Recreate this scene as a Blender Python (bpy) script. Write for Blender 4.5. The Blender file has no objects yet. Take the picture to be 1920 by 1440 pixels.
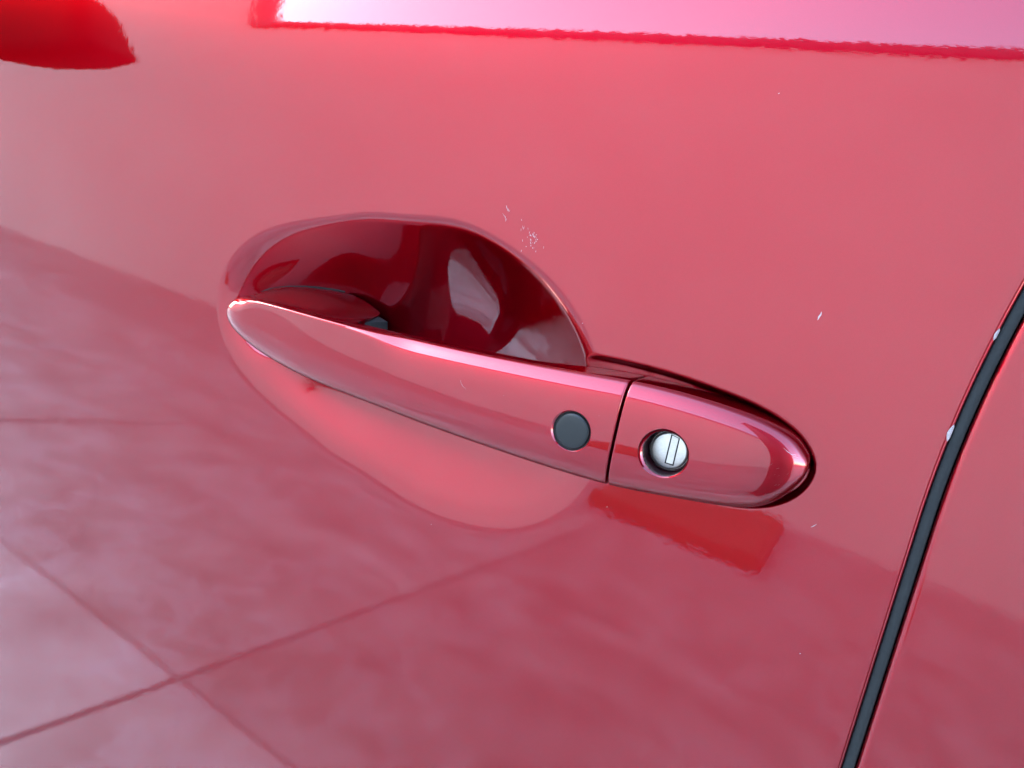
import bpy, bmesh, math, random
import numpy as np
from mathutils import Vector, Matrix

random.seed(7)
rng = np.random.default_rng(11)
R = math.radians
scene = bpy.context.scene
col = scene.collection

# ------------------------------------------------------------------ camera
YAW, PITCH, ROLL = R(25), R(20), R(7)
F = np.array([-math.sin(YAW) * math.cos(PITCH), math.cos(YAW) * math.cos(PITCH), -math.sin(PITCH)])
RT = np.cross(F, [0, 0, 1.0]); RT /= np.linalg.norm(RT)
UP = np.cross(RT, F)
RT, UP = RT * math.cos(ROLL) + UP * math.sin(ROLL), -RT * math.sin(ROLL) + UP * math.cos(ROLL)
cam_d = bpy.data.cameras.new("camera")
cam = bpy.data.objects.new("camera", cam_d)
col.objects.link(cam)
M = Matrix.Identity(4)
for i in range(3):
    M[i][0], M[i][1], M[i][2] = RT[i], UP[i], -F[i]
M.translation = Vector((0.08832, -0.26686, 1.03431))
cam.matrix_world = M
cam_d.sensor_width = 36.0
cam_d.lens = 36.0 * 1420.0 / 1920.0
cam_d.clip_start = 0.01
cam_d.clip_end = 2000.0
scene.camera = cam

# ------------------------------------------------------------------ sky, sun, exposure
SUN_EL, SUN_ROT = R(30), R(254)
world = bpy.data.worlds.new("World")
scene.world = world
world.use_nodes = True
wn = world.node_tree
wn.nodes.clear()
sky = wn.nodes.new("ShaderNodeTexSky")
sky.sky_type = 'NISHITA'
sky.sun_disc = False
sky.sun_elevation = SUN_EL
sky.sun_rotation = SUN_ROT
sky.air_density = 1.0
sky.dust_density = 0.8
sky.ozone_density = 1.0
bg = wn.nodes.new("ShaderNodeBackground")
bg.inputs["Strength"].default_value = 0.15
wo = wn.nodes.new("ShaderNodeOutputWorld")
wn.links.new(sky.outputs[0], bg.inputs[0])
wn.links.new(bg.outputs[0], wo.inputs[0])
sun_d = bpy.data.lights.new("sun", 'SUN')
sun_d.energy = 0.6
sun_d.angle = R(14)
sun_d.color = (1.0, 0.95, 0.88)
sun = bpy.data.objects.new("sun", sun_d)
col.objects.link(sun)
to_sun = Vector((math.sin(SUN_ROT) * math.cos(SUN_EL), math.cos(SUN_ROT) * math.cos(SUN_EL), math.sin(SUN_EL)))
sun.rotation_euler = to_sun.to_track_quat('Z', 'Y').to_euler()
sun.location = (0, 6, 9)
scene.view_settings.view_transform = 'Standard'
scene.view_settings.look = 'None'
scene.view_settings.exposure = 4.05
scene.view_settings.gamma = 1.0
scene.cycles.max_bounces = 10
scene.cycles.sample_clamp_indirect = 12.0

# ------------------------------------------------------------------ materials
def mat(name):
    m = bpy.data.materials.new(name)
    m.use_nodes = True
    nt = m.node_tree
    b = nt.nodes["Principled BSDF"]
    return m, nt, b

def noise(nt, scale, detail=3.0, rough=0.5, coord="Object", stretch=None):
    tc = nt.nodes.new("ShaderNodeTexCoord")
    mp = nt.nodes.new("ShaderNodeMapping")
    if stretch:
        mp.inputs["Scale"].default_value = stretch
    n = nt.nodes.new("ShaderNodeTexNoise")
    n.inputs["Scale"].default_value = scale
    n.inputs["Detail"].default_value = detail
    n.inputs["Roughness"].default_value = rough
    nt.links.new(tc.outputs[coord], mp.inputs[0])
    nt.links.new(mp.outputs[0], n.inputs["Vector"])
    return n

def ramp(nt, fac, stops):
    r = nt.nodes.new("ShaderNodeValToRGB")
    el = r.color_ramp.elements
    while len(el) < len(stops):
        el.new(0.5)
    for e, (p, c) in zip(el, stops):
        e.position = p
        e.color = (*c, 1)
    nt.links.new(fac, r.inputs[0])
    return r

def bump(nt, h, dist, normal_in, strength=1.0):
    bp = nt.nodes.new("ShaderNodeBump")
    bp.inputs["Strength"].default_value = strength
    bp.inputs["Distance"].default_value = dist
    nt.links.new(h, bp.inputs["Height"])
    nt.links.new(bp.outputs[0], normal_in)
    return bp

def paint_material(name, peel):
    m, nt, b = mat(name)
    fl = noise(nt, 9000.0, 1.0)
    cr = ramp(nt, fl.outputs[0], [(0.3, (0.275, 0.0011, 0.008)), (0.7, (0.37, 0.002, 0.0125))])
    lw = nt.nodes.new("ShaderNodeLayerWeight")
    lw.inputs["Blend"].default_value = 0.5
    flop = ramp(nt, lw.outputs["Facing"], [(0.0, (1, 1, 1)), (0.25, (0.86, 0.86, 0.86)), (0.5, (0.72, 0.72, 0.72)), (0.8, (0.6, 0.6, 0.6))])
    mul = nt.nodes.new("ShaderNodeVectorMath"); mul.operation = 'MULTIPLY'
    nt.links.new(cr.outputs[0], mul.inputs[0]); nt.links.new(flop.outputs[0], mul.inputs[1])
    nt.links.new(mul.outputs[0], b.inputs["Base Color"])
    b.inputs["Metallic"].default_value = 1.0
    b.inputs["Roughness"].default_value = 0.43
    b.inputs["Specular IOR Level"].default_value = 0.2
    b.inputs["Specular Tint"].default_value = (0.5, 0.01, 0.03, 1)
    b.inputs["Coat Weight"].default_value = 1.0
    b.inputs["Coat Roughness"].default_value = 0.012
    b.inputs["Coat IOR"].default_value = 1.6
    n1 = noise(nt, 260.0, 4.0, 0.55)
    bump(nt, n1.outputs[0], peel, b.inputs["Coat Normal"])
    return m

PAINT = paint_material("red_metallic_paint", 2.0e-5)
PAINT_H = paint_material("red_metallic_paint_handle", 3e-6)

RUBBER, nt, b = mat("grey_rubber")
n = noise(nt, 700.0, 4.0)
cr = ramp(nt, n.outputs[0], [(0.3, (0.024, 0.027, 0.0265)), (0.75, (0.031, 0.0345, 0.034))])
nt.links.new(cr.outputs[0], b.inputs["Base Color"])
b.inputs["Roughness"].default_value = 0.75
b.inputs["Specular IOR Level"].default_value = 0.2
bump(nt, n.outputs[0], 2e-5, b.inputs["Normal"])

BUTTON, nt, b = mat("satin_grey_rubber_button")
n = noise(nt, 1500.0, 3.0)
cr = ramp(nt, n.outputs[0], [(0.3, (0.0035, 0.0052, 0.0052)), (0.75, (0.005, 0.0072, 0.0072))])
nt.links.new(cr.outputs[0], b.inputs["Base Color"])
b.inputs["Roughness"].default_value = 0.42

BLACK, nt, b = mat("black_plastic")
n = noise(nt, 400.0, 3.0)
cr = ramp(nt, n.outputs[0], [(0.3, (0.002, 0.002, 0.002)), (0.75, (0.004, 0.004, 0.004))])
nt.links.new(cr.outputs[0], b.inputs["Base Color"])
b.inputs["Roughness"].default_value = 0.6

MATTE, nt, b = mat("matte_black_grained_plastic")
n = noise(nt, 900.0, 3.0)
cr = ramp(nt, n.outputs[0], [(0.3, (0.002, 0.002, 0.002)), (0.75, (0.004, 0.004, 0.004))])
nt.links.new(cr.outputs[0], b.inputs["Base Color"])
b.inputs["Roughness"].default_value = 0.9
b.inputs["Specular IOR Level"].default_value = 0.08

MAROON, nt, b = mat("shaded_red_paint")  # darker copy of the red paint, recess shade put into the colour
n = noise(nt, 900.0, 3.0)
cr = ramp(nt, n.outputs[0], [(0.3, (0.020, 0.001, 0.003)), (0.75, (0.035, 0.002, 0.005))])
nt.links.new(cr.outputs[0], b.inputs["Base Color"])
b.inputs["Roughness"].default_value = 0.3

STEEL, nt, b = mat("brushed_lock_metal")
n = noise(nt, 900.0, 4.0, 0.6, stretch=(1, 1, 6))
cr = ramp(nt, n.outputs[0], [(0.3, (0.56, 0.53, 0.48)), (0.75, (0.70, 0.67, 0.61))])
nt.links.new(cr.outputs[0], b.inputs["Base Color"])
b.inputs["Metallic"].default_value = 1.0
b.inputs["Roughness"].default_value = 0.34
bump(nt, n.outputs[0], 1.5e-5, b.inputs["Normal"])

CHROME, nt, b = mat("polished_chrome")
n = noise(nt, 300.0, 2.0)
cr = ramp(nt, n.outputs[0], [(0.3, (0.60, 0.58, 0.58)), (0.75, (0.68, 0.66, 0.66))])
nt.links.new(cr.outputs[0], b.inputs["Base Color"])
b.inputs["Metallic"].default_value = 1.0
b.inputs["Roughness"].default_value = 0.12

CHIP, nt, b = mat("bare_primer_chip")
n = noise(nt, 3000.0, 2.0)
cr = ramp(nt, n.outputs[0], [(0.3, (0.26, 0.19, 0.19)), (0.75, (0.50, 0.44, 0.44))])
nt.links.new(cr.outputs[0], b.inputs["Base Color"])
b.inputs["Roughness"].default_value = 0.6

GLASS, nt, b = mat("dark_tinted_glass")
n = noise(nt, 3.0, 2.0)
cr = ramp(nt, n.outputs[0], [(0.3, (0.010, 0.012, 0.012)), (0.75, (0.014, 0.016, 0.016))])
nt.links.new(cr.outputs[0], b.inputs["Base Color"])
b.inputs["Roughness"].default_value = 0.03

# floor: pale cloudy stone slabs with faint veins
SLAB, nt, b = mat("cloudy_stone_slab")
n1 = noise(nt, 3.4, 6.0, 0.62, coord="Object")
oi = nt.nodes.new("ShaderNodeObjectInfo")
va = nt.nodes.new("ShaderNodeVectorMath"); va.operation = 'ADD'
sc_ = nt.nodes.new("ShaderNodeVectorMath"); sc_.operation = 'SCALE'
sc_.inputs["Scale"].default_value = 1.0
nt.links.new(oi.outputs["Location"], sc_.inputs[0])
tc = nt.nodes.new("ShaderNodeTexCoord")
nt.links.new(tc.outputs["Object"], va.inputs[0]); nt.links.new(sc_.outputs[0], va.inputs[1])
nt.links.new(va.outputs[0], n1.inputs["Vector"])
cr = ramp(nt, n1.outputs[0], [(0.32, (0.215, 0.20, 0.185)), (0.5, (0.295, 0.275, 0.255)), (0.68, (0.40, 0.375, 0.35))])
n2 = noise(nt, 1.1, 6.0, 0.65)
nt.links.new(va.outputs[0], n2.inputs["Vector"])
vein = ramp(nt, n2.outputs[0], [(0.47, (0, 0, 0)), (0.50, (1, 1, 1)), (0.53, (0, 0, 0))])
mx = nt.nodes.new("ShaderNodeMix"); mx.data_type = 'RGBA'
mx.inputs["B"].default_value = (0.44, 0.435, 0.44, 1)
nt.links.new(cr.outputs[0], mx.inputs["A"])
sm = nt.nodes.new("ShaderNodeMath"); sm.operation = 'MULTIPLY'; sm.inputs[1].default_value = 0.45
nt.links.new(vein.outputs[0], sm.inputs[0])
nt.links.new(sm.outputs[0], mx.inputs["Factor"])
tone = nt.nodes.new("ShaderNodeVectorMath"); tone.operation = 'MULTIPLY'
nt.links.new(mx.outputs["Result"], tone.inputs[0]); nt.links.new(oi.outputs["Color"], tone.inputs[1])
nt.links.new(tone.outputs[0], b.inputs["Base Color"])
b.inputs["Roughness"].default_value = 0.5

def plain(name, c0, c1, scale, rough, bmp=0.0):
    m, nt, b = mat(name)
    n = noise(nt, scale, 5.0, 0.6)
    cr = ramp(nt, n.outputs[0], [(0.3, c0), (0.75, c1)])
    nt.links.new(cr.outputs[0], b.inputs["Base Color"])
    b.inputs["Roughness"].default_value = rough
    if bmp:
        bump(nt, n.outputs[0], bmp, b.inputs["Normal"])
    return m

GROUT = plain("dark_grout", (0.25, 0.235, 0.22), (0.29, 0.275, 0.255), 6.0, 0.9)
RENDERW = plain("pale_wall_render", (0.49, 0.46, 0.43), (0.55, 0.52, 0.485), 0.8, 0.85, 0.002)
GUTTER = plain("dark_painted_metal", (0.02, 0.02, 0.02), (0.03, 0.03, 0.03), 4.0, 0.5)
ORANGE = plain("orange_red_plastic", (0.23, 0.052, 0.003), (0.28, 0.065, 0.004), 5.0, 0.6)
ROOFT = plain("grey_roof_sheet", (0.16, 0.16, 0.16), (0.24, 0.23, 0.22), 3.0, 0.7)

# ------------------------------------------------------------------ helpers
def link(name, me, m, parent=None):
    o = bpy.data.objects.new(name, me)
    if m is not None and not me.materials:
        me.materials.append(m)
    col.objects.link(o)
    if parent is not None:
        o.parent = parent
    return o

def mesh_from(name, verts, faces, smooth=True):
    me = bpy.data.meshes.new(name)
    me.from_pydata([tuple(v) for v in verts], [], [tuple(f) for f in faces])
    if smooth:
        me.polygons.foreach_set("use_smooth", np.ones(len(me.polygons), dtype=bool))
    me.update()
    return me

def grid_mesh(name, P):
    """P: (rows, cols, 3) sheet of points to a smooth quad mesh."""
    r, c = P.shape[:2]
    idx = np.arange(r * c).reshape(r, c)
    q = np.stack([idx[:-1, :-1], idx[:-1, 1:], idx[1:, 1:], idx[1:, :-1]], -1).reshape(-1, 4)
    me = bpy.data.meshes.new(name)
    me.vertices.add(r * c)
    me.vertices.foreach_set("co", P.reshape(-1).astype(np.float32))
    me.loops.add(q.size)
    me.loops.foreach_set("vertex_index", q.reshape(-1).astype(np.int32))
    me.polygons.add(len(q))
    me.polygons.foreach_set("loop_start", np.arange(0, q.size, 4, dtype=np.int32))
    me.polygons.foreach_set("use_smooth", np.ones(len(q), dtype=bool))
    me.update(calc_edges=True)
    return me

def box_bm(bm, lo, hi, bevel=0.0):
    r = bmesh.ops.create_cube(bm, size=1.0)
    vs = r["verts"]
    for v in vs:
        v.co = Vector([lo[i] + (v.co[i] + 0.5) * (hi[i] - lo[i]) for i in range(3)])
    if bevel:
        es = list({e for v in vs for e in v.link_edges})
        bmesh.ops.bevel(bm, geom=es, offset=bevel, segments=2, affect='EDGES')

def box_obj(name, lo, hi, m, parent=None, bevel=0.0):
    bm = bmesh.new()
    box_bm(bm, lo, hi, bevel)
    me = bpy.data.meshes.new(name)
    bm.to_mesh(me); bm.free()
    return link(name, me, m, parent)

def nat_spline(t, y, q):
    """natural cubic spline through (t, y), sampled at q"""
    t = np.asarray(t, float); y = np.asarray(y, float); q = np.asarray(q, float)
    n_ = len(t); h = np.diff(t)
    A = np.zeros((n_, n_)); rhs = np.zeros(n_)
    A[0, 0] = A[-1, -1] = 1
    for i in range(1, n_ - 1):
        A[i, i - 1], A[i, i], A[i, i + 1] = h[i - 1], 2 * (h[i - 1] + h[i]), h[i]
        rhs[i] = 6 * ((y[i + 1] - y[i]) / h[i] - (y[i] - y[i - 1]) / h[i - 1])
    m2 = np.linalg.solve(A, rhs)
    k = np.clip(np.searchsorted(t, q, side='right') - 1, 0, n_ - 2)
    a, b_ = t[k + 1] - q, q - t[k]; hk = h[k]
    return m2[k] * a**3 / (6 * hk) + m2[k + 1] * b_**3 / (6 * hk) + (y[k] / hk - m2[k] * hk / 6) * a + (y[k + 1] / hk - m2[k + 1] * hk / 6) * b_

def sstep(x, a, b_):
    t = np.clip((x - a) / (b_ - a), 0, 1)
    return t * t * (3 - 2 * t)

# ------------------------------------------------------------------ the door skin: local frame (u rearward, v up the door, w outward)
TILT = R(9)
ORG = np.array([0, 0, 0.92])
EU = np.array([1.0, 0, 0]); EV = np.array([0, math.sin(TILT), math.cos(TILT)]); EN = np.array([0, -math.cos(TILT), math.sin(TILT)])

def to_world(u, v, w):
    return ORG + np.multiply.outer(u, EU) + np.multiply.outer(v, EV) + np.multiply.outer(w, EN)

def sat(u):
    a = np.abs(u)
    return np.sign(u) * np.where(a < 0.42, a, 0.42 + 0.12 * np.tanh((a - 0.42) / 0.12))

def skin(u, v):
    u = np.asarray(u, float); v = np.asarray(v, float)
    m = v * 1000; s = sat(u)
    w = -np.where(m > 0, np.radians(0.02) * m * m / 2000, 0) - 0.12 * s * v
    x = np.maximum(m - (114 + 85 * s), 0)
    w = w - np.radians(0.0034) * x**3 / 3000
    y = np.maximum(-m - 440, 0)
    return w - np.radians(0.08) * y * y / 2000

# hand recess behind the grip: outline in mm
CUP = np.array([(-200, 5), (-200, 16), (-193, 28), (-171, 44), (-147, 55), (-118, 62), (-90, 66), (-64, 64), (-42, 58), (-28.5, 49), (-16, 39), (-7, 29),
                (1, 12), (4, -8), (0, -27), (-7, -39), (-20, -49), (-34, -54), (-53, -56.5), (-82, -54.5), (-113, -47.5), (-144, -38), (-166, -27.5), (-190, -11.5), (-197, -1)], float)
CC = np.array([-93.0, 6.0])
_d = CUP - CC
_th = np.arctan2(_d[:, 1], _d[:, 0]); _rr = np.hypot(_d[:, 0], _d[:, 1])
_o = np.argsort(_th); _th, _rr = _th[_o], _rr[_o]
_Amat = np.concatenate([np.ones((len(_th), 1))] + [np.stack([np.cos(k * _th), np.sin(k * _th)], 1) for k in range(1, 8)], 1)
_reg = np.diag([0] + [0.002 * k**4 for k in range(1, 8) for _ in (0, 1)])
_cf = np.linalg.solve(_Amat.T @ _Amat + _reg, _Amat.T @ _rr)

def cup_radius(th):
    r = np.full_like(th, _cf[0])
    for k in range(1, 8):
        r = r + _cf[2 * k - 1] * np.cos(k * th) + _cf[2 * k] * np.sin(k * th)
    return r

# shallow seat for the fixed rear cap
POCK = np.array([(-45, 22), (-22, 26), (-7.6, 27.6), (3.6, 28.3), (25, 28.4), (46, 26.8), (60, 24.7), (70, 21.6), (77, 17.8), (82, 12.8), (84.3, 8), (84.2, 3), (81.8, -2.8), (76, -8.8),
                 (67, -13.2), (48, -16.2), (28, -18.2), (15, -19.2), (-5, -19.5), (-45, -16)], float)

def poly_dist(px, py, poly):
    """signed distance (inside positive) to a closed polygon"""
    d2 = np.full(px.shape, 1e9); ins = np.zeros(px.shape, bool)
    n_ = len(poly)
    for i in range(n_):
        a, b_ = poly[i], poly[(i + 1) % n_]
        e = b_ - a; L = e @ e
        t = np.clip(((px - a[0]) * e[0] + (py - a[1]) * e[1]) / L, 0, 1)
        d2 = np.minimum(d2, (px - a[0] - t * e[0])**2 + (py - a[1] - t * e[1])**2)
        c = (a[1] > py) != (b_[1] > py)
        with np.errstate(divide='ignore', invalid='ignore'):
            xi = (b_[0] - a[0]) * (py - a[1]) / (b_[1] - a[1]) + a[0]
        ins ^= c & (px < xi)
    return np.where(ins, 1, -1) * np.sqrt(d2)

def round_poly(P, k):
    n_ = len(P)
    t = np.concatenate([[0], np.cumsum(np.hypot(*np.diff(np.vstack([P, P[:1]]), axis=0).T))])
    Q = np.vstack([P[-4:], P, P[:5]])
    tt = np.concatenate([t[n_ - 4:n_] - t[-1], t[:-1], t[:5] + t[-1]])
    q = np.linspace(0, t[-1], k, endpoint=False)
    return np.stack([nat_spline(tt, Q[:, 0], q), nat_spline(tt, Q[:, 1], q)], 1)

POCKR = round_poly(POCK, 110)
SEG0, SEG1 = -136.0, -72.0
_t = np.linspace(-math.pi, math.pi, 220, endpoint=False)
CUPR = CC + np.stack([cup_radius(_t) * np.cos(_t), cup_radius(_t) * np.sin(_t)], 1)

def recess(u, v):
    """depth in m below the skin of the hand cup and the cap seat"""
    x, y = u * 1000, v * 1000
    out = np.zeros(np.broadcast(x, y).shape)
    x, y = np.broadcast_arrays(x, y)
    msk = (x > -218) & (x < 92) & (y > -75) & (y < 80)
    X, Y = x[msk], y[msk]
    xs = np.clip(X, SEG0, SEG1); ys = CC[1]
    ds = np.hypot(X - xs, Y - ys)
    db = poly_dist(X, Y, CUPR)
    q = np.where(db > 0, ds / np.maximum(ds + db, 1e-6), 1 - db / 60.0)
    up = (Y - ys) / np.maximum(ds, 1e-6); rt = (X - xs) / np.maximum(ds, 1e-6)
    k = 0.09 + 0.12 * np.clip(-rt, 0, 1) + 0.13 * np.clip(-up, 0, 1)
    dn = sstep(-up, 0.02, 0.6)
    pw = (2.0 - 0.42 * sstep(rt, 0.3, 0.9)) * (1 - dn) + 1.45 * dn
    f = 1 - np.maximum(q, 1e-6)**pw
    sm_ = np.where(f > k, f, np.where(f < -k, 0, (f + k)**2 / (4 * k)))
    sm_ = np.maximum(sm_, 0)**(1 + 0.14 * dn)
    rr_ = ds + np.maximum(db, 0)
    q2 = q * rr_ / (rr_ * (1 - dn) + (9 + 13 * sstep(X, -182, -118)) * dn)
    pit = np.where(dn > 0.999, np.maximum(1 - q2**2, 0)**2, sm_ * (1 - dn) + dn * np.maximum(1 - q2**2, 0)**(1 + dn))
    cup = (17 * sm_ + 17 * np.minimum(pit, sm_)) * (0.98 + 0.02 * sstep(X, -185, -110))
    pd = poly_dist(X, Y, POCKR)
    wid = 1.6 + 1.6 * sstep(Y, 0, 20)
    pk = 5.5 * sstep(pd, 0, wid) * sstep(X, -16, 4)
    # smooth union
    kk = 1.0
    h = np.clip(0.5 + 0.5 * (cup - pk) / kk, 0, 1)
    un = pk * (1 - h) + cup * h + kk * h * (1 - h)
    un = np.where((cup <= 0) | (pk <= 0), np.maximum(cup, pk), un)
    out[msk] = un / 1000
    return out

def surf(u, v):
    return skin(u, v) - recess(np.asarray(u, float), np.asarray(v, float))

def edge_u(v):
    m = np.maximum(v * 1000, 0)
    return (119.8 + 0.0012 * m * m) / 1000

def ticks(a, b_, dens):
    """1-D coordinates from a to b with dense runs: dens = [(lo, hi, step)], else coarse"""
    out = [a]
    while out[-1] < b_ - 1e-9:
        x = out[-1]
        st = None
        for lo, hi, s in dens:
            if lo - 1e-9 <= x < hi - 1e-9:
                st = s
        if st is None:
            gap = min([abs(x - lo) for lo, hi, s in dens] + [abs(x - hi) for lo, hi, s in dens])
            st = max(0.0006, min(0.008, 0.18 * gap + 0.0006))
            nxt = [lo for lo, hi, s in dens if lo > x + 1e-9]
            if nxt:
                st = min(st, nxt[0] - x)
        out.append(min(b_, x + st))
    return np.array(out)

car = bpy.data.objects.new("parked_car", None)
col.objects.link(car)
car["label"] = "glossy red car whose front door handle has a grey lock button and silver keyhole"
car["category"] = "car"

# front door panel ---------------------------------------------------
V0, V1 = -0.56, 0.192
us = ticks(-0.95, 0.118, [(-0.212, 0.092, 0.00045)])
vs = ticks(V0, V1, [(-0.066, 0.074, 0.00045)])
Ug, Vg = np.meshgrid(us, vs)
Ue = edge_u(Vg)
r_h = 0.0016
shift = (Ue - r_h - 0.118) * sstep(Ug, 0.093, 0.118)
Um = Ug + shift
Wm = surf(Um, Vg)
cols_u, cols_w = [Um], [Wm]
ur, vr = Um[:, -1], Vg[:, -1]
wr = skin(ur, vr)
for k in range(1, 8):
    a = k / 7 * math.pi / 2
    uu = ur + r_h * math.sin(a)
    cols_u.append(uu[:, None]); cols_w.append((skin(uu, vr) - r_h * (1 - math.cos(a)))[:, None])
for dpt in (0.004, 0.010, 0.02):
    cols_u.append((ur + r_h)[:, None]); cols_w.append((skin(ur + r_h, vr) - r_h - dpt)[:, None])
UU = np.concatenate(cols_u, 1); WW = np.concatenate(cols_w, 1)
VV = np.repeat(vs[:, None], UU.shape[1], 1)
front_door = link("front_door", grid_mesh("front_door", to_world(UU, VV, WW)), PAINT, car)

# front wing ahead of the door
us1 = np.arange(-1.9, -0.954, 0.012); vs1 = ticks(V0, V1, [(-0.12, 0.16, 0.004)])
Ug1, Vg1 = np.meshgrid(us1, vs1)
link("front_wing", grid_mesh("front_wing", to_world(Ug1, Vg1, skin(Ug1, Vg1))), PAINT, car)

# rear door panel ------------------------------------------------------
GAP = 0.0044
us2 = ticks(0.0, 0.75, [(0.0, 0.02, 0.0012)])
vs2 = ticks(V0, V1, [(-0.12, 0.16, 0.003)])
Ug2, Vg2 = np.meshgrid(us2, vs2)
e2 = edge_u(Vg2) + GAP
r2 = 0.0022
Um2 = e2 + r2 + Ug2
cols_u, cols_w = [], []
ur = (edge_u(vs2) + GAP + r2)
for dpt in (0.02, 0.010, 0.004):
    cols_u.append((ur - r2)[:, None]); cols_w.append((skin(ur - r2, vs2) - r2 - dpt)[:, None])
for k in range(7, 0, -1):
    a = k / 7 * math.pi / 2
    uu = ur - r2 * math.sin(a)
    cols_u.append(uu[:, None]); cols_w.append((skin(uu, vs2) - r2 * (1 - math.cos(a)))[:, None])
cols_u.append(Um2); cols_w.append(skin(Um2, Vg2))
UU = np.concatenate(cols_u, 1); WW = np.concatenate(cols_w, 1)
VV = np.repeat(vs2[:, None], UU.shape[1], 1)
rear_door = link("rear_door", grid_mesh("rear_door", to_world(UU, VV, WW)), PAINT, car)

# grey weather strip standing in the gap between the doors ---------------
prof = [(0.0003, -0.016), (0.0003, -0.0026), (0.0004, -0.0022), (0.0007, -0.0020), (0.0022, -0.0019), (0.0036, -0.0020), (0.0039, -0.0022), (0.0040, -0.0028), (0.0040, -0.016)]
vs3 = np.arange(V0, V1 + 1e-9, 0.004)
UU = np.array([[edge_u(v) + p[0] for p in prof] for v in vs3]); VV = np.repeat(vs3[:, None], len(prof), 1)
WW = skin(UU, VV) + np.array([p[1] for p in prof])[None, :]
link("weather_strip", grid_mesh("weather_strip", to_world(UU, VV, WW)), RUBBER, car)

# ------------------------------------------------------------------ door handle
TOP = [(-193.5, 3.5), (-193, 6), (-191, 9), (-186, 11.6), (-172, 13.8), (-141, 15.0), (-97, 16.2), (-60, 18), (-30, 20), (0, 22.3), (16.5, 23.6), (34, 24), (54, 22.9), (68, 20.6), (76, 17.5), (80, 14), (81.8, 11.2), (82.2, 8.2)]
BOT = [(-193.5, 3.5), (-193, 1), (-191, -2.0), (-186, -5), (-172, -9.6), (-141, -14.6), (-97, -16.5), (-60, -17.5), (-30, -17.8), (0, -17.7), (16.5, -17.2), (32, -15.9), (50, -13.8), (65, -11.3), (74, -6.8), (79.6, 0.2), (81.7, 5), (82.2, 8.2)]
WF = [3.0, 4.6, 6.0, 7.8, 10.2, 14, 17.6, 19.8, 20.8, 21, 20.5, 19.6, 17.8, 15.3, 12.6, 9.6, 7.2, 4.5]
CR = [1.0, 2.4, 3.4, 4.4, 5.2, 6, 6.5, 7, 7.2, 7.4, 7.6, 8, 8.3, 8.5, 8, 6.6, 5.2, 2.5]
TOP, BOT = np.array(TOP, float), np.array(BOT, float)
_seg = 0.5 * (np.hypot(*np.diff(TOP, axis=0).T) + np.hypot(*np.diff(BOT, axis=0).T))
SS = np.concatenate([[0], np.cumsum(_seg)])
S_CUT = SS[10]

def rib(s):
    s = np.atleast_1d(s)
    g = lambda y: nat_spline(SS, y, s)
    return g(TOP[:, 0]), g(TOP[:, 1]), g(BOT[:, 0]), g(BOT[:, 1]), g(WF), g(CR)

CTH = np.linspace(-math.pi / 2, math.pi / 2, 161)

def handle_rows(sv, inset, back, flare):
    """closed rib sections of the handle; inset shrinks the rib (rolled lips at the cut); back(u)->w of the rear face, flare(u)->mm the sides spread towards the door"""
    tu, tv, bu, bv, wf, cr = rib(sv)
    rows = []
    for i in range(len(np.atleast_1d(sv))):
        ins = inset[i]
        cu, cv = (tu[i] + bu[i]) / 2, (tv[i] + bv[i]) / 2
        hu, hv = (tu[i] - bu[i]) / 2, (tv[i] - bv[i]) / 2
        k = max(hv - ins, 0.02) / max(hv, 0.02)
        hu, hv = hu * k, hv * k
        w_f = wf[i] - ins; c_ = max(cr[i] - 0.3 * ins, 0.2)
        ws = w_f - c_
        ex = 2.3 + 38 * sstep(cu, -188, -160)**2 * (1 - sstep(cu, -125, -70))**2 + 0.6 * sstep(cu, -100, -40)
        sn = np.sign(np.sin(CTH)) * np.abs(np.sin(CTH))**(2 / np.where(CTH > 0, ex, 2.3 + 0.6 * sstep(cu, -188, -40)))
        cs = np.abs(np.cos(CTH))**(2 / 2.2)
        pu, pv, pw = cu + hu * sn, cv + hv * sn, ws + c_ * cs
        wb = back(cu); fl = flare(cu)
        nb = 10
        up_u, up_v, up_w = [], [], []
        for j in range(1, nb + 1):       # top side, going in
            t = j / nb
            up_u.append(cu + hu); up_v.append(cv + hv + fl * min(1, t * (ws - wb) / max(ws + 12, 1.0)) ); up_w.append(ws + (wb - ws) * t)
        top_v = up_v[-1]
        dr = min(0.6, 0.3 * hv)
        bot_v = cv - hv + dr
        mid_u, mid_v, mid_w = [], [], []
        for j in range(1, 8):
            t = j / 8
            mid_u.append(cu); mid_v.append(top_v + (bot_v - top_v) * t); mid_w.append(wb)
        dn_u, dn_v, dn_w = [], [], []
        for j in range(nb, 0, -1):
            t = j / nb
            dn_u.append(cu - hu); dn_v.append(cv - hv + dr * t); dn_w.append(ws + (wb - ws) * t)
        rows.append(np.stack([np.concatenate([pu, up_u, mid_u, dn_u]), np.concatenate([pv, up_v, mid_v, dn_v]), np.concatenate([pw, up_w, mid_w, dn_w])], 1))
    return np.array(rows)

def loft(name, rows):
    """rows (n, k, 3) in mm of (u, v, w) closed rings to a closed mesh in world metres"""
    n_, k_ = rows.shape[:2]
    P = to_world(rows[..., 0] / 1000, rows[..., 1] / 1000, rows[..., 2] / 1000)
    verts = P.reshape(-1, 3).tolist()
    idx = np.arange(n_ * k_).reshape(n_, k_)
    nx = np.roll(idx, -1, axis=1)
    f = np.stack([idx[:-1], nx[:-1], nx[1:], idx[1:]], -1).reshape(-1, 4).tolist()
    f.append(list(idx[0])); f.append(list(idx[-1][::-1]))
    me = mesh_from(name, verts, f)
    bm = bmesh.new(); bm.from_mesh(me)
    bmesh.ops.recalc_face_normals(bm, faces=bm.faces)
    bm.to_mesh(me); bm.free()
    me.set_sharp_from_angle(angle=R(33))
    return me

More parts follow.
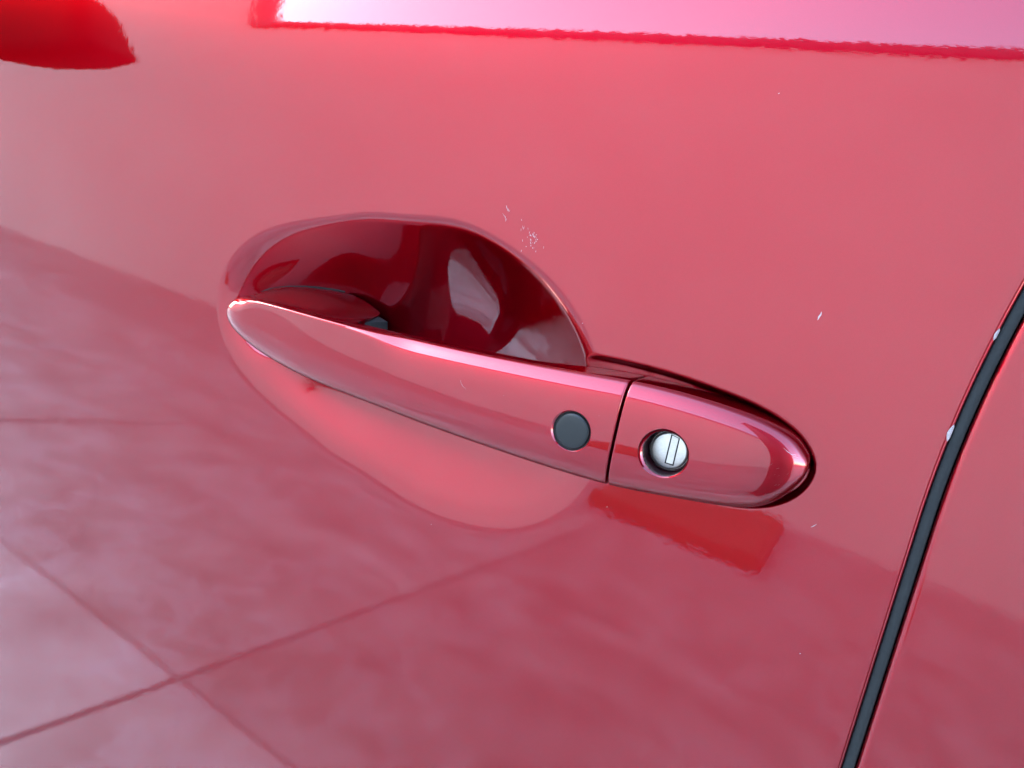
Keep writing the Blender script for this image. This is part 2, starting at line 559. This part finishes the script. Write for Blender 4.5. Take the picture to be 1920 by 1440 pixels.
def grip_back(u):
    neck = -28 + 0 * u
    arch = 7.0
    a = float(sstep(u, -127, -112)); b_ = float(sstep(u, -26, 2))
    return (neck * (1 - a) + arch * a) * (1 - b_) + (-4.5) * b_

FLT = [(-196, 0), (-193, 0.3), (-188, 2.4), (-180, 4.8), (-170, 6.5), (-158, 7.4), (-148, 7.3), (-140, 6.2), (-133, 4.2), (-126, 1.4), (-121, 0.2), (-117, 0)]
def grip_flare(u):
    if u < -195 or u > -118:
        return 0.0
    return max(0.0, float(nat_spline([p[0] for p in FLT], [p[1] for p in FLT], [u])[0]))

def lathe_bm(prof, seg, ax_u, ax_v, w0, tiltv=0.0):
    """solid of revolution about the outward axis through (ax_u, ax_v); prof [(r, w)] in mm"""
    bm = bmesh.new()
    rings = []
    for r_, w_ in prof:
        if r_ < 1e-6:
            rings.append([bm.verts.new(to_world(ax_u / 1000, ax_v / 1000, (w0 + w_) / 1000))])
        else:
            rings.append([bm.verts.new(to_world((ax_u + r_ * math.cos(a)) / 1000, (ax_v + r_ * math.sin(a)) / 1000, (w0 + w_ + tiltv * r_ * math.sin(a)) / 1000)) for a in np.linspace(0, 2 * math.pi, seg, endpoint=False)])
    for A_, B_ in zip(rings[:-1], rings[1:]):
        for i in range(seg):
            j = (i + 1) % seg
            if len(A_) == 1 and len(B_) > 1:
                bm.faces.new([A_[0], B_[i], B_[j]])
            elif len(B_) == 1 and len(A_) > 1:
                bm.faces.new([A_[i], B_[0], A_[j]])
            elif len(A_) > 1:
                bm.faces.new([A_[i], B_[i], B_[j], A_[j]])
    bmesh.ops.recalc_face_normals(bm, faces=bm.faces)
    return bm

def lathe_obj(name, prof, ax_u, ax_v, w0, m, parent, seg=64, sharp=35, tiltv=0.0):
    bm = lathe_bm(prof, seg, ax_u, ax_v, w0, tiltv)
    me = bpy.data.meshes.new(name)
    bm.to_mesh(me); bm.free()
    me.polygons.foreach_set("use_smooth", np.ones(len(me.polygons), dtype=bool))
    me.set_sharp_from_angle(angle=R(sharp))
    return link(name, me, m, parent)

def cut_with(o, prof, ax_u, ax_v, w0, sharp=38, tiltv=0.0):
    """boolean a lathe-shaped hole into o, keep the result as plain mesh data"""
    bm = lathe_bm(prof, 72, ax_u, ax_v, w0, tiltv)
    me = bpy.data.meshes.new("cutter")
    bm.to_mesh(me); bm.free()
    c = bpy.data.objects.new("cutter", me)
    col.objects.link(c)
    md = o.modifiers.new("hole", 'BOOLEAN')
    md.object = c; md.operation = 'DIFFERENCE'; md.solver = 'EXACT'
    dg = bpy.context.evaluated_depsgraph_get()
    dg.update()
    new = bpy.data.meshes.new_from_object(o.evaluated_get(dg))
    o.modifiers.clear()
    o.data = new
    bpy.data.objects.remove(c)
    new.polygons.foreach_set("use_smooth", np.ones(len(new.polygons), dtype=bool))
    new.set_sharp_from_angle(angle=R(sharp))

GAPC = 0.45
lip = [0.0, 0.08, 0.25, 0.5]
lip_s = [0.5, 0.28, 0.1, 0.0]
sv = np.concatenate([SS[0] + np.linspace(0, 1, 40)[1:]**2 * 20, np.arange(SS[0] + 21, S_CUT - GAPC - 1.0, 0.9), S_CUT - GAPC - np.array(lip_s)])
ins = np.concatenate([np.zeros(len(sv) - 4), lip])
grip = link("door_handle", loft("door_handle", handle_rows(sv, ins, grip_back, grip_flare)), PAINT_H, car)

sv = np.concatenate([S_CUT + GAPC + np.array(lip_s[::-1]), np.arange(S_CUT + GAPC + 1.0, SS[-1] - 12, 0.9), SS[-1] - np.linspace(1, 0, 40)[:-1]**2 * 12 - 0.01])
ins = np.concatenate([lip[::-1], np.zeros(len(sv) - 4)])
cap = link("end_cap", loft("end_cap", handle_rows(sv, ins, lambda u: -4.8, lambda u: 0.0)), PAINT_H, grip)

# lock button in the grip
BU, BV, BW = 0.0, 0.4, 20.7
cut_with(grip, [(0, -2.2), (7.5, -2.2), (7.5, -0.25), (8.1, 0.35), (8.4, 5), (0, 5)], BU, BV, BW)
lathe_obj("lock_button", [(0, 0.30), (2, 0.29), (4, 0.24), (5.4, 0.12), (6.2, -0.05), (6.75, -0.35), (6.95, -0.8), (6.95, -2.1), (0, -2.1)], BU, BV, BW, BUTTON, grip, sharp=60)
lathe_obj("button_surround", [(6.95, -2.1), (6.95, -1.0), (7.45, -0.9), (7.45, -2.1)], BU, BV, BW, BLACK, grip)

# key cylinder in the cap
KU, KV, KW = 35.3, 1.8, 18.6
cut_with(cap, [(0, -9.5), (8.3, -9.5), (8.3, -0.5), (8.8, 0.05), (9.4, 0.9), (9.8, 6), (0, 6)], KU, KV, KW)
lathe_obj("lock_barrel", [(7.0, -9.4), (7.0, -7.6), (7.2, -7.4), (7.9, -7.8), (8.15, -8.3), (8.15, -9.4)], KU, KV, KW, CHROME, grip)
lathe_obj("barrel_shade", [(8.32, -9.45), (8.18, -9.4), (8.18, -1.2), (8.32, -1.1)], KU, KV, KW, MAROON, grip)  # sleeve added to darken the keyhole wall
kc = lathe_obj("key_cylinder", [(0, -6.6), (6.1, -6.6), (6.6, -6.75), (6.9, -7.1), (6.9, -9.4), (0, -9.4)], KU, KV, KW, STEEL, grip)

def prism(name, pts, w0, w1, m, parent, bev=0.0):
    bm = bmesh.new()
    lo = [bm.verts.new(to_world(p[0] / 1000, p[1] / 1000, w0 / 1000)) for p in pts]
    hi = [bm.verts.new(to_world(p[0] / 1000, p[1] / 1000, w1 / 1000)) for p in pts]
    bm.faces.new(hi); bm.faces.new(lo[::-1])
    for i in range(len(pts)):
        j = (i + 1) % len(pts)
        bm.faces.new([lo[i], lo[j], hi[j], hi[i]])
    bmesh.ops.recalc_face_normals(bm, faces=bm.faces)
    if bev:
        es = [e for e in bm.edges if abs((e.verts[0].co - e.verts[1].co).dot(Vector(EN))) < 1e-7]
        bmesh.ops.bevel(bm, geom=es, offset=bev / 1000, segments=2, affect='EDGES')
    me = bpy.data.meshes.new(name)
    bm.to_mesh(me); bm.free()
    return link(name, me, m, parent)

# shutter flap over the key slot, with its dark slot behind
prism("slot_edge", [(KU - 0.6, KV + 6.2), (KU + 2.85, KV + 5.6), (KU + 2.85, KV - 5.0), (KU - 0.6, KV - 5.0)], KW - 9.0, KW - 6.56, BLACK, grip)
prism("key_slot", [(KU - 0.25, KV + 6.1), (KU + 2.55, KV + 5.55), (KU + 2.55, KV - 4.7), (KU - 0.25, KV - 4.7)], KW - 9.0, KW - 6.42, STEEL, grip, 0.2)

# grey bracket that shows behind the front foot of the grip
prism("hinge_bracket", [(-127, 4), (-116, 4), (-118, 14), (-124, 15.5), (-127, 14)], -24, -5, RUBBER, grip, 0.5)

# thin gasket where the front foot of the grip meets the cup
def gasket():
    sv = np.linspace(SS[0] + 0.6, SS[6], 160)
    tu, tv, bu, bv, wf, cr = rib(sv)
    keep = (tu + bu) / 2 < -124
    tu, tv, bu, wf, cr = tu[keep], tv[keep], bu[keep], wf[keep], cr[keep]
    fl = np.array([grip_flare(c) for c in (tu + bu) / 2])
    t = np.linspace(0, 1, 300)[None, :]
    ws = (wf - cr)[:, None]
    w = ws + (-28 - ws) * t
    v = tv[:, None] + fl[:, None] * np.minimum(1, t * (ws + 28) / np.maximum(ws + 12, 1.0))
    under = w <= surf(np.broadcast_to(tu[:, None], w.shape) / 1000, v / 1000) * 1000
    pts = []
    for i in range(len(tu)):
        j = int(np.argmax(under[i]))
        if under[i, j]:
            pts.append((tu[i], v[i, j] + 0.2, w[i, j] + 0.2))
    P = [Vector(to_world(p[0] / 1000, p[1] / 1000, p[2] / 1000)) for p in pts]
    verts, faces = [], []
    for i, p in enumerate(P):
        d = (P[min(i + 1, len(P) - 1)] - P[max(i - 1, 0)]).normalized()
        a = d.cross(Vector(EN)).normalized(); b_ = d.cross(a)
        for k in range(8):
            verts.append(p + (a * math.cos(k * math.pi / 4) + b_ * math.sin(k * math.pi / 4)) * 0.0004)
        if i:
            for k in range(8):
                faces.append(((i - 1) * 8 + k, (i - 1) * 8 + (k + 1) % 8, i * 8 + (k + 1) % 8, i * 8 + k))
    link("gasket", mesh_from("gasket", verts, faces), BLACK, grip)
gasket()

# ------------------------------------------------------------------ stone chips and scratches
def normal_at(u, v):
    e = 2e-4
    du = float(surf(np.array(u + e), np.array(v)) - surf(np.array(u - e), np.array(v))) / (2 * e)
    dv = float(surf(np.array(u), np.array(v + e)) - surf(np.array(u), np.array(v - e))) / (2 * e)
    n_ = EN - du * EU - dv * EV
    return n_ / np.linalg.norm(n_)

def sliver(bm, pts, width, hfun):
    """a ragged narrow sliver following pts (mm in u, v), hfun(u, v) -> w in m"""
    L, Rr_ = [], []
    for i, p in enumerate(pts):
        a = np.array(pts[max(i - 1, 0)]); b_ = np.array(pts[min(i + 1, len(pts) - 1)])
        d = (b_ - a) / max(np.linalg.norm(b_ - a), 1e-6)
        nn = np.array([-d[1], d[0]])
        e = 0.25 if i in (0, len(pts) - 1) else 1
        wa, wb_ = width * e * random.uniform(0.3, 0.8), width * e * random.uniform(0.3, 0.8)
        for lst, q in ((L, np.array(p) + nn * wa), (Rr_, np.array(p) - nn * wb_)):
            lst.append(bm.verts.new(to_world(q[0] / 1000, q[1] / 1000, hfun(q[0] / 1000, q[1] / 1000))))
    for i in range(len(pts) - 1):
        bm.faces.new([L[i], Rr_[i], Rr_[i + 1], L[i + 1]])

def chips(name, strokes, hfun, parent):
    bm = bmesh.new()
    for pts, wd in strokes:
        sliver(bm, pts, wd, hfun)
    bmesh.ops.recalc_face_normals(bm, faces=bm.faces)
    me = bpy.data.meshes.new(name)
    bm.to_mesh(me); bm.free()
    o = link(name, me, CHIP, parent)
    return o

door_h = lambda u, v: float(surf(np.array(u), np.array(v))) + 0.00006
S = []
for (cx, cy, dx, dy, n_, wd) in [(-53, 74, 0.6, 3.0, 7, 0.2), (-40, 66, 2.0, 2.2, 30, 0.24), (-46, 70, 1.0, 2.4, 4, 0.14)]:
    for k in range(n_):
        a = (cx + random.gauss(0, dx), cy + random.gauss(0, dy))
        ln = random.uniform(0.4, 1.1) if n_ > 10 else random.uniform(0.8, 2.6)
        an = random.gauss(1.75, 0.35)
        S.append(([a, (a[0] + 0.5 * ln * math.cos(an) + random.gauss(0, .08), a[1] + 0.5 * ln * math.sin(an)), (a[0] + ln * math.cos(an), a[1] + ln * math.sin(an))], wd * random.uniform(0.6, 1.2)))
S.append(([(71.9, 58.3), (72.1, 59.6), (72.5, 60.4), (72.4, 61.4)], 0.45))
S.append(([(88.0, -13.2), (88.8, -12.5), (89.6, -11.4)], 0.34))
for p in [(-12, 38), (40, 131), (96, -60), (-63, -66), (14, -31), (140, 10), (150, -2), (136, -58)]:
    S.append(([p, (p[0] + 0.25, p[1] + 0.2), (p[0] + 0.4, p[1] + 0.5)], 0.2))
S = [s for s in S if max(p[0] for p in s[0]) < 118]
c1 = chips("paint_chips", S, door_h, front_door)
c1["kind"] = "stuff"

from mathutils.bvhtree import BVHTree
def surface_fn(o):
    t = BVHTree.FromPolygons([v.co.copy() for v in o.data.vertices], [tuple(p.vertices) for p in o.data.polygons])
    def fn(u, v):
        src = Vector(to_world(u, v, 0.08))
        hit = t.ray_cast(src, Vector(-EN))
        return 0.08 - (hit[3] if hit[0] is not None else 0.06) + 0.00005
    return fn
gh, ch = surface_fn(grip), surface_fn(cap)
S = [([(-50.2, 7.4), (-49.6, 6.0), (-48.4, 4.9), (-46.9, 4.4)], 0.10), ([(-76, 9.6), (-75.6, 9.9)], 0.12), ([(-96, -4), (-95.7, -3.7)], 0.12), ([(-30, 6), (-29.7, 6.3)], 0.14), ([(9, 9), (9.4, 9.2)], 0.13)]
c2 = chips("scratch_marks", S, gh, grip); c2["kind"] = "stuff"
S = [([(73.0, 14.4), (74.6, 13.4), (76.6, 12.4), (78.4, 12.0)], 0.12), ([(75.5, 12.9), (77.0, 12.8), (78.6, 12.9)], 0.08)]
for k in range(9):
    a_ = (73.5 + random.gauss(0, 1.8), 2 + random.gauss(0, 3.2))
    S.append(([a_, (a_[0] + random.uniform(0.3, 0.8), a_[1] + random.uniform(0.3, 1.0))], 0.08))
c3 = chips("scratch_marks", S, ch, grip); c3["kind"] = "stuff"
# white chips on the rear edge of the front door
bm = bmesh.new()
for v0, v1, wd in ((0.0285, 0.0345, 0.0011), (0.0635, 0.0675, 0.0007)):
    vv = np.linspace(v0, v1, 7)
    prev = None
    for i, v in enumerate(vv):
        t = 1 - abs(2 * i / 6 - 1)**1.6
        e = edge_u(v); a1 = R(40 - 35 * t * wd / 0.0011); a2 = R(90)
        pair = []
        for a_ in np.linspace(a1, a2 if t > 0 else a1 + 0.05, 7):
            rr = r_h + 0.00012
            pair.append(bm.verts.new(to_world(e - r_h + rr * math.sin(a_), v, float(skin(e, v)) - r_h + rr * math.cos(a_))))
        if prev:
            for q_ in range(6):
                bm.faces.new([prev[q_], prev[q_ + 1], pair[q_ + 1], pair[q_]])
        prev = pair
me = bpy.data.meshes.new("edge_chips"); bm.to_mesh(me); bm.free()
link("edge_chips", me, CHIP, front_door)["kind"] = "stuff"

# ------------------------------------------------------------------ rest of the car around the door
def strip(name, u0, u1, prof, m, step=0.03, parent=car):
    """sweep (v, dw) profile along the car above the skin"""
    uu = np.arange(u0, u1 + 1e-6, step)
    UU = np.repeat(uu[:, None], len(prof), 1)
    VV = np.array([[p[0] for p in prof] for _ in uu]); WW = skin(UU, np.full_like(UU, V1)) + np.array([p[1] for p in prof])[None, :]
    return link(name, grid_mesh(name, to_world(UU, VV, WW)), m, parent)

strip("belt_moulding", -1.9, 0.86, [(0.186, -0.03), (0.1925, 0.001), (0.197, 0.004), (0.206, 0.001), (0.212, -0.008), (0.212, -0.03)], BLACK)
strip("window_glass", -1.9, 0.86, [(0.20, -0.012), (0.30, -0.055), (0.42, -0.125), (0.53, -0.21), (0.60, -0.28)], GLASS)
strip("roof_rail", -1.9, 0.86, [(0.585, -0.262), (0.60, -0.258), (0.63, -0.285), (0.655, -0.33), (0.668, -0.42), (0.675, -0.75), (0.66, -1.2), (0.60, -1.5)], PAINT)
strip("sill", -1.9, 0.86, [(-0.555, -0.06), (-0.575, -0.03), (-0.60, -0.035), (-0.68, -0.06), (-0.72, -0.12), (-0.72, -0.5)], PAINT)
# inner pillar that closes the gap behind the weather strip
UU = np.array([[0.07, 0.18]] * 2); VV = np.array([[V0, V0], [V1, V1]]); WW = np.array([[-0.1, -0.1]] * 2)
link("inner_pillar", grid_mesh("inner_pillar", to_world(UU, VV, np.array([skin(0.12, V0) - 0.03] * 2 + [skin(0.12, V1) - 0.03] * 2).reshape(2, 2))), BLACK, car)

UU = np.array([[-1.0, -0.9]] * 2)
link("inner_hinge_panel", grid_mesh("inner_hinge_panel", to_world(UU, VV, np.array([skin(-0.95, V0) - 0.025] * 2 + [skin(-0.95, V1) - 0.03] * 2).reshape(2, 2))), BLACK, car)

# door mirror, folded back: shell with a rounded outer edge
def mirror():
    P = np.array([(-0.470, 1.101), (-0.484, 1.091), (-0.502, 1.082), (-0.541, 1.073), (-0.587, 1.071), (-0.640, 1.076), (-0.705, 1.090), (-0.750, 1.125), (-0.765, 1.18), (-0.745, 1.235),
                  (-0.69, 1.262), (-0.63, 1.252), (-0.568, 1.207), (-0.505, 1.142), (-0.478, 1.113)])
    Q = round_poly(P, 120)
    c = np.array([-0.64, 1.165])
    def lay(name, secs, m, par):
        verts, faces = [], []
        for y, k in secs:
            for x, z in Q:
                verts.append((c[0] + (x - c[0]) * k - 0.06, y, c[1] + (z - c[1]) * k + 0.01))
        m_ = len(Q)
        for i in range(len(secs) - 1):
            for j in range(m_):
                faces.append((i * m_ + j, i * m_ + (j + 1) % m_, (i + 1) * m_ + (j + 1) % m_, (i + 1) * m_ + j))
        faces.append(tuple(range(m_))); faces.append(tuple(reversed(range((len(secs) - 1) * m_, len(secs) * m_))))
        me = mesh_from(name, verts, faces)
        bm = bmesh.new(); bm.from_mesh(me)
        bmesh.ops.recalc_face_normals(bm, faces=bm.faces)
        bm.to_mesh(me); bm.free()
        me.set_sharp_from_angle(angle=R(50))
        return link(name, me, m, par)
    shell = lay("door_mirror", [(-0.126, 0.62), (-0.125, 0.70), (-0.124, 0.85), (-0.126, 0.95), (-0.130, 0.99), (-0.136, 1.0), (-0.15, 0.99), (-0.175, 0.93), (-0.20, 0.80), (-0.215, 0.6), (-0.222, 0.35), (-0.224, 0.1)], MATTE, car)
    box_obj("mirror_arm", (-0.82, -0.15, 1.10), (-0.765, 0.06, 1.14), MATTE, shell, 0.008)
mirror()

# ------------------------------------------------------------------ the place: pavement, house, orange block
ground = box_obj("ground", (-300, -300, -0.30), (300, 300, -0.005), GROUT)
ground["kind"] = "structure"
PX, PY, JX, JY = 1.7, 1.65, 0.016, 0.012
bm = bmesh.new()
box_bm(bm, (-PX / 2 + JX / 2, -PY / 2 + JY / 2, -0.04), (PX / 2 - JX / 2, PY / 2 - JY / 2, 0.0), 0.002)
tile_me = bpy.data.meshes.new("paving_slab")
bm.to_mesh(tile_me); bm.free()
tile_me.materials.append(SLAB)
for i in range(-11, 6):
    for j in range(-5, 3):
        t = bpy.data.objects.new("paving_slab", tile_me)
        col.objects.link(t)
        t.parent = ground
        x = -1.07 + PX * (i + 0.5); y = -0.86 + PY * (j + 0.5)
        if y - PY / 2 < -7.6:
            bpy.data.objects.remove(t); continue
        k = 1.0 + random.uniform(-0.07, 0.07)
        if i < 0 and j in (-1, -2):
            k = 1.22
        if (i, j) in ((-1, 0), (-1, 1)):  # nearest slabs coloured lighter in place of brighter light on the floor
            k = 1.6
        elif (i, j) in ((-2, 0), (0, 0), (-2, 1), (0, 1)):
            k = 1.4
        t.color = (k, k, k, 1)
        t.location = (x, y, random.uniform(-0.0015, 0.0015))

house = bpy.data.objects.new("house", None)
col.objects.link(house)
house.location = (0, -7.2, 0)
house["label"] = "pale rendered house with a dark gutter, mirrored in the red paint across the paving"
house["category"] = "house"

def hbox(name, lo, hi, m, bevel=0.0):
    o = box_obj(name, lo, hi, m, house, bevel)
    o.matrix_parent_inverse = Matrix.Translation(-house.location)
    return o
hbox("wall", (-70, -13.2, 0), (14.0, -7.2, 6.25), RENDERW)
hbox("gutter", (-8.4, -7.2, 6.28), (14.0, -7.04, 6.58), GUTTER, 0.02)
hbox("roof", (-8.74, -13.1, 6.252), (14.0, -7.205, 6.45), ROOFT)
def slab_xz(name, pts, y0, y1, m):
    v = [(x, y0 - house.location.y, z) for x, z in pts] + [(x, y1 - house.location.y, z) for x, z in pts]
    n_ = len(pts)
    f = [tuple(range(n_)), tuple(range(2 * n_ - 1, n_ - 1, -1))] + [(i, (i + 1) % n_, (i + 1) % n_ + n_, i + n_) for i in range(n_)]
    me = mesh_from(name, v, f, False)
    bm = bmesh.new(); bm.from_mesh(me)
    bmesh.ops.recalc_face_normals(bm, faces=bm.faces)
    bm.to_mesh(me); bm.free()
    link(name, me, m, house)
# taller left gable with its raking board, raised and stretched to block the sun
slab_xz("gable_wall", [(-70, 6.252), (-8.75, 6.252), (-20.29, 24.25), (-70, 24.25)], -7.9, -7.2, RENDERW)
slab_xz("raking_board", [(-8.75, 6.2), (-8.402, 6.2), (-19.98, 24.25), (-20.32, 24.25)], -7.3, -7.05, GUTTER)

person_stand_in = bpy.data.objects.new("person_stand_in", None)  # unseen dark upright added in place of a standing person, for its reflection
col.objects.link(person_stand_in)
person_stand_in.location = (1.05, -0.98, 0)
person_stand_in["label"] = "dark upright added in place of a standing person, mirrored as a narrow stripe in the rounded rear end of the handle"
person_stand_in["category"] = "person_stand_in"
for nm, lo, hi in (("stand_in_body", (-0.36, -0.22, 0.0), (0.36, 0.22, 3.2)), ("stand_in_base", (-0.41, -0.27, 0.0), (0.41, 0.27, 0.03)), ("stand_in_top", (-0.38, -0.24, 3.2), (0.38, 0.24, 3.26))):
    box_obj(nm, lo, hi, GUTTER, person_stand_in, 0.008)

block = box_obj("orange_block", (-1.30, -6.9, 0.0), (-0.16, -4.5, 0.10), ORANGE, None, 0.02)
block["label"] = "flat orange red block lying on the paving before the house wall"
block["category"] = "block"

bpy.context.view_layer.update()
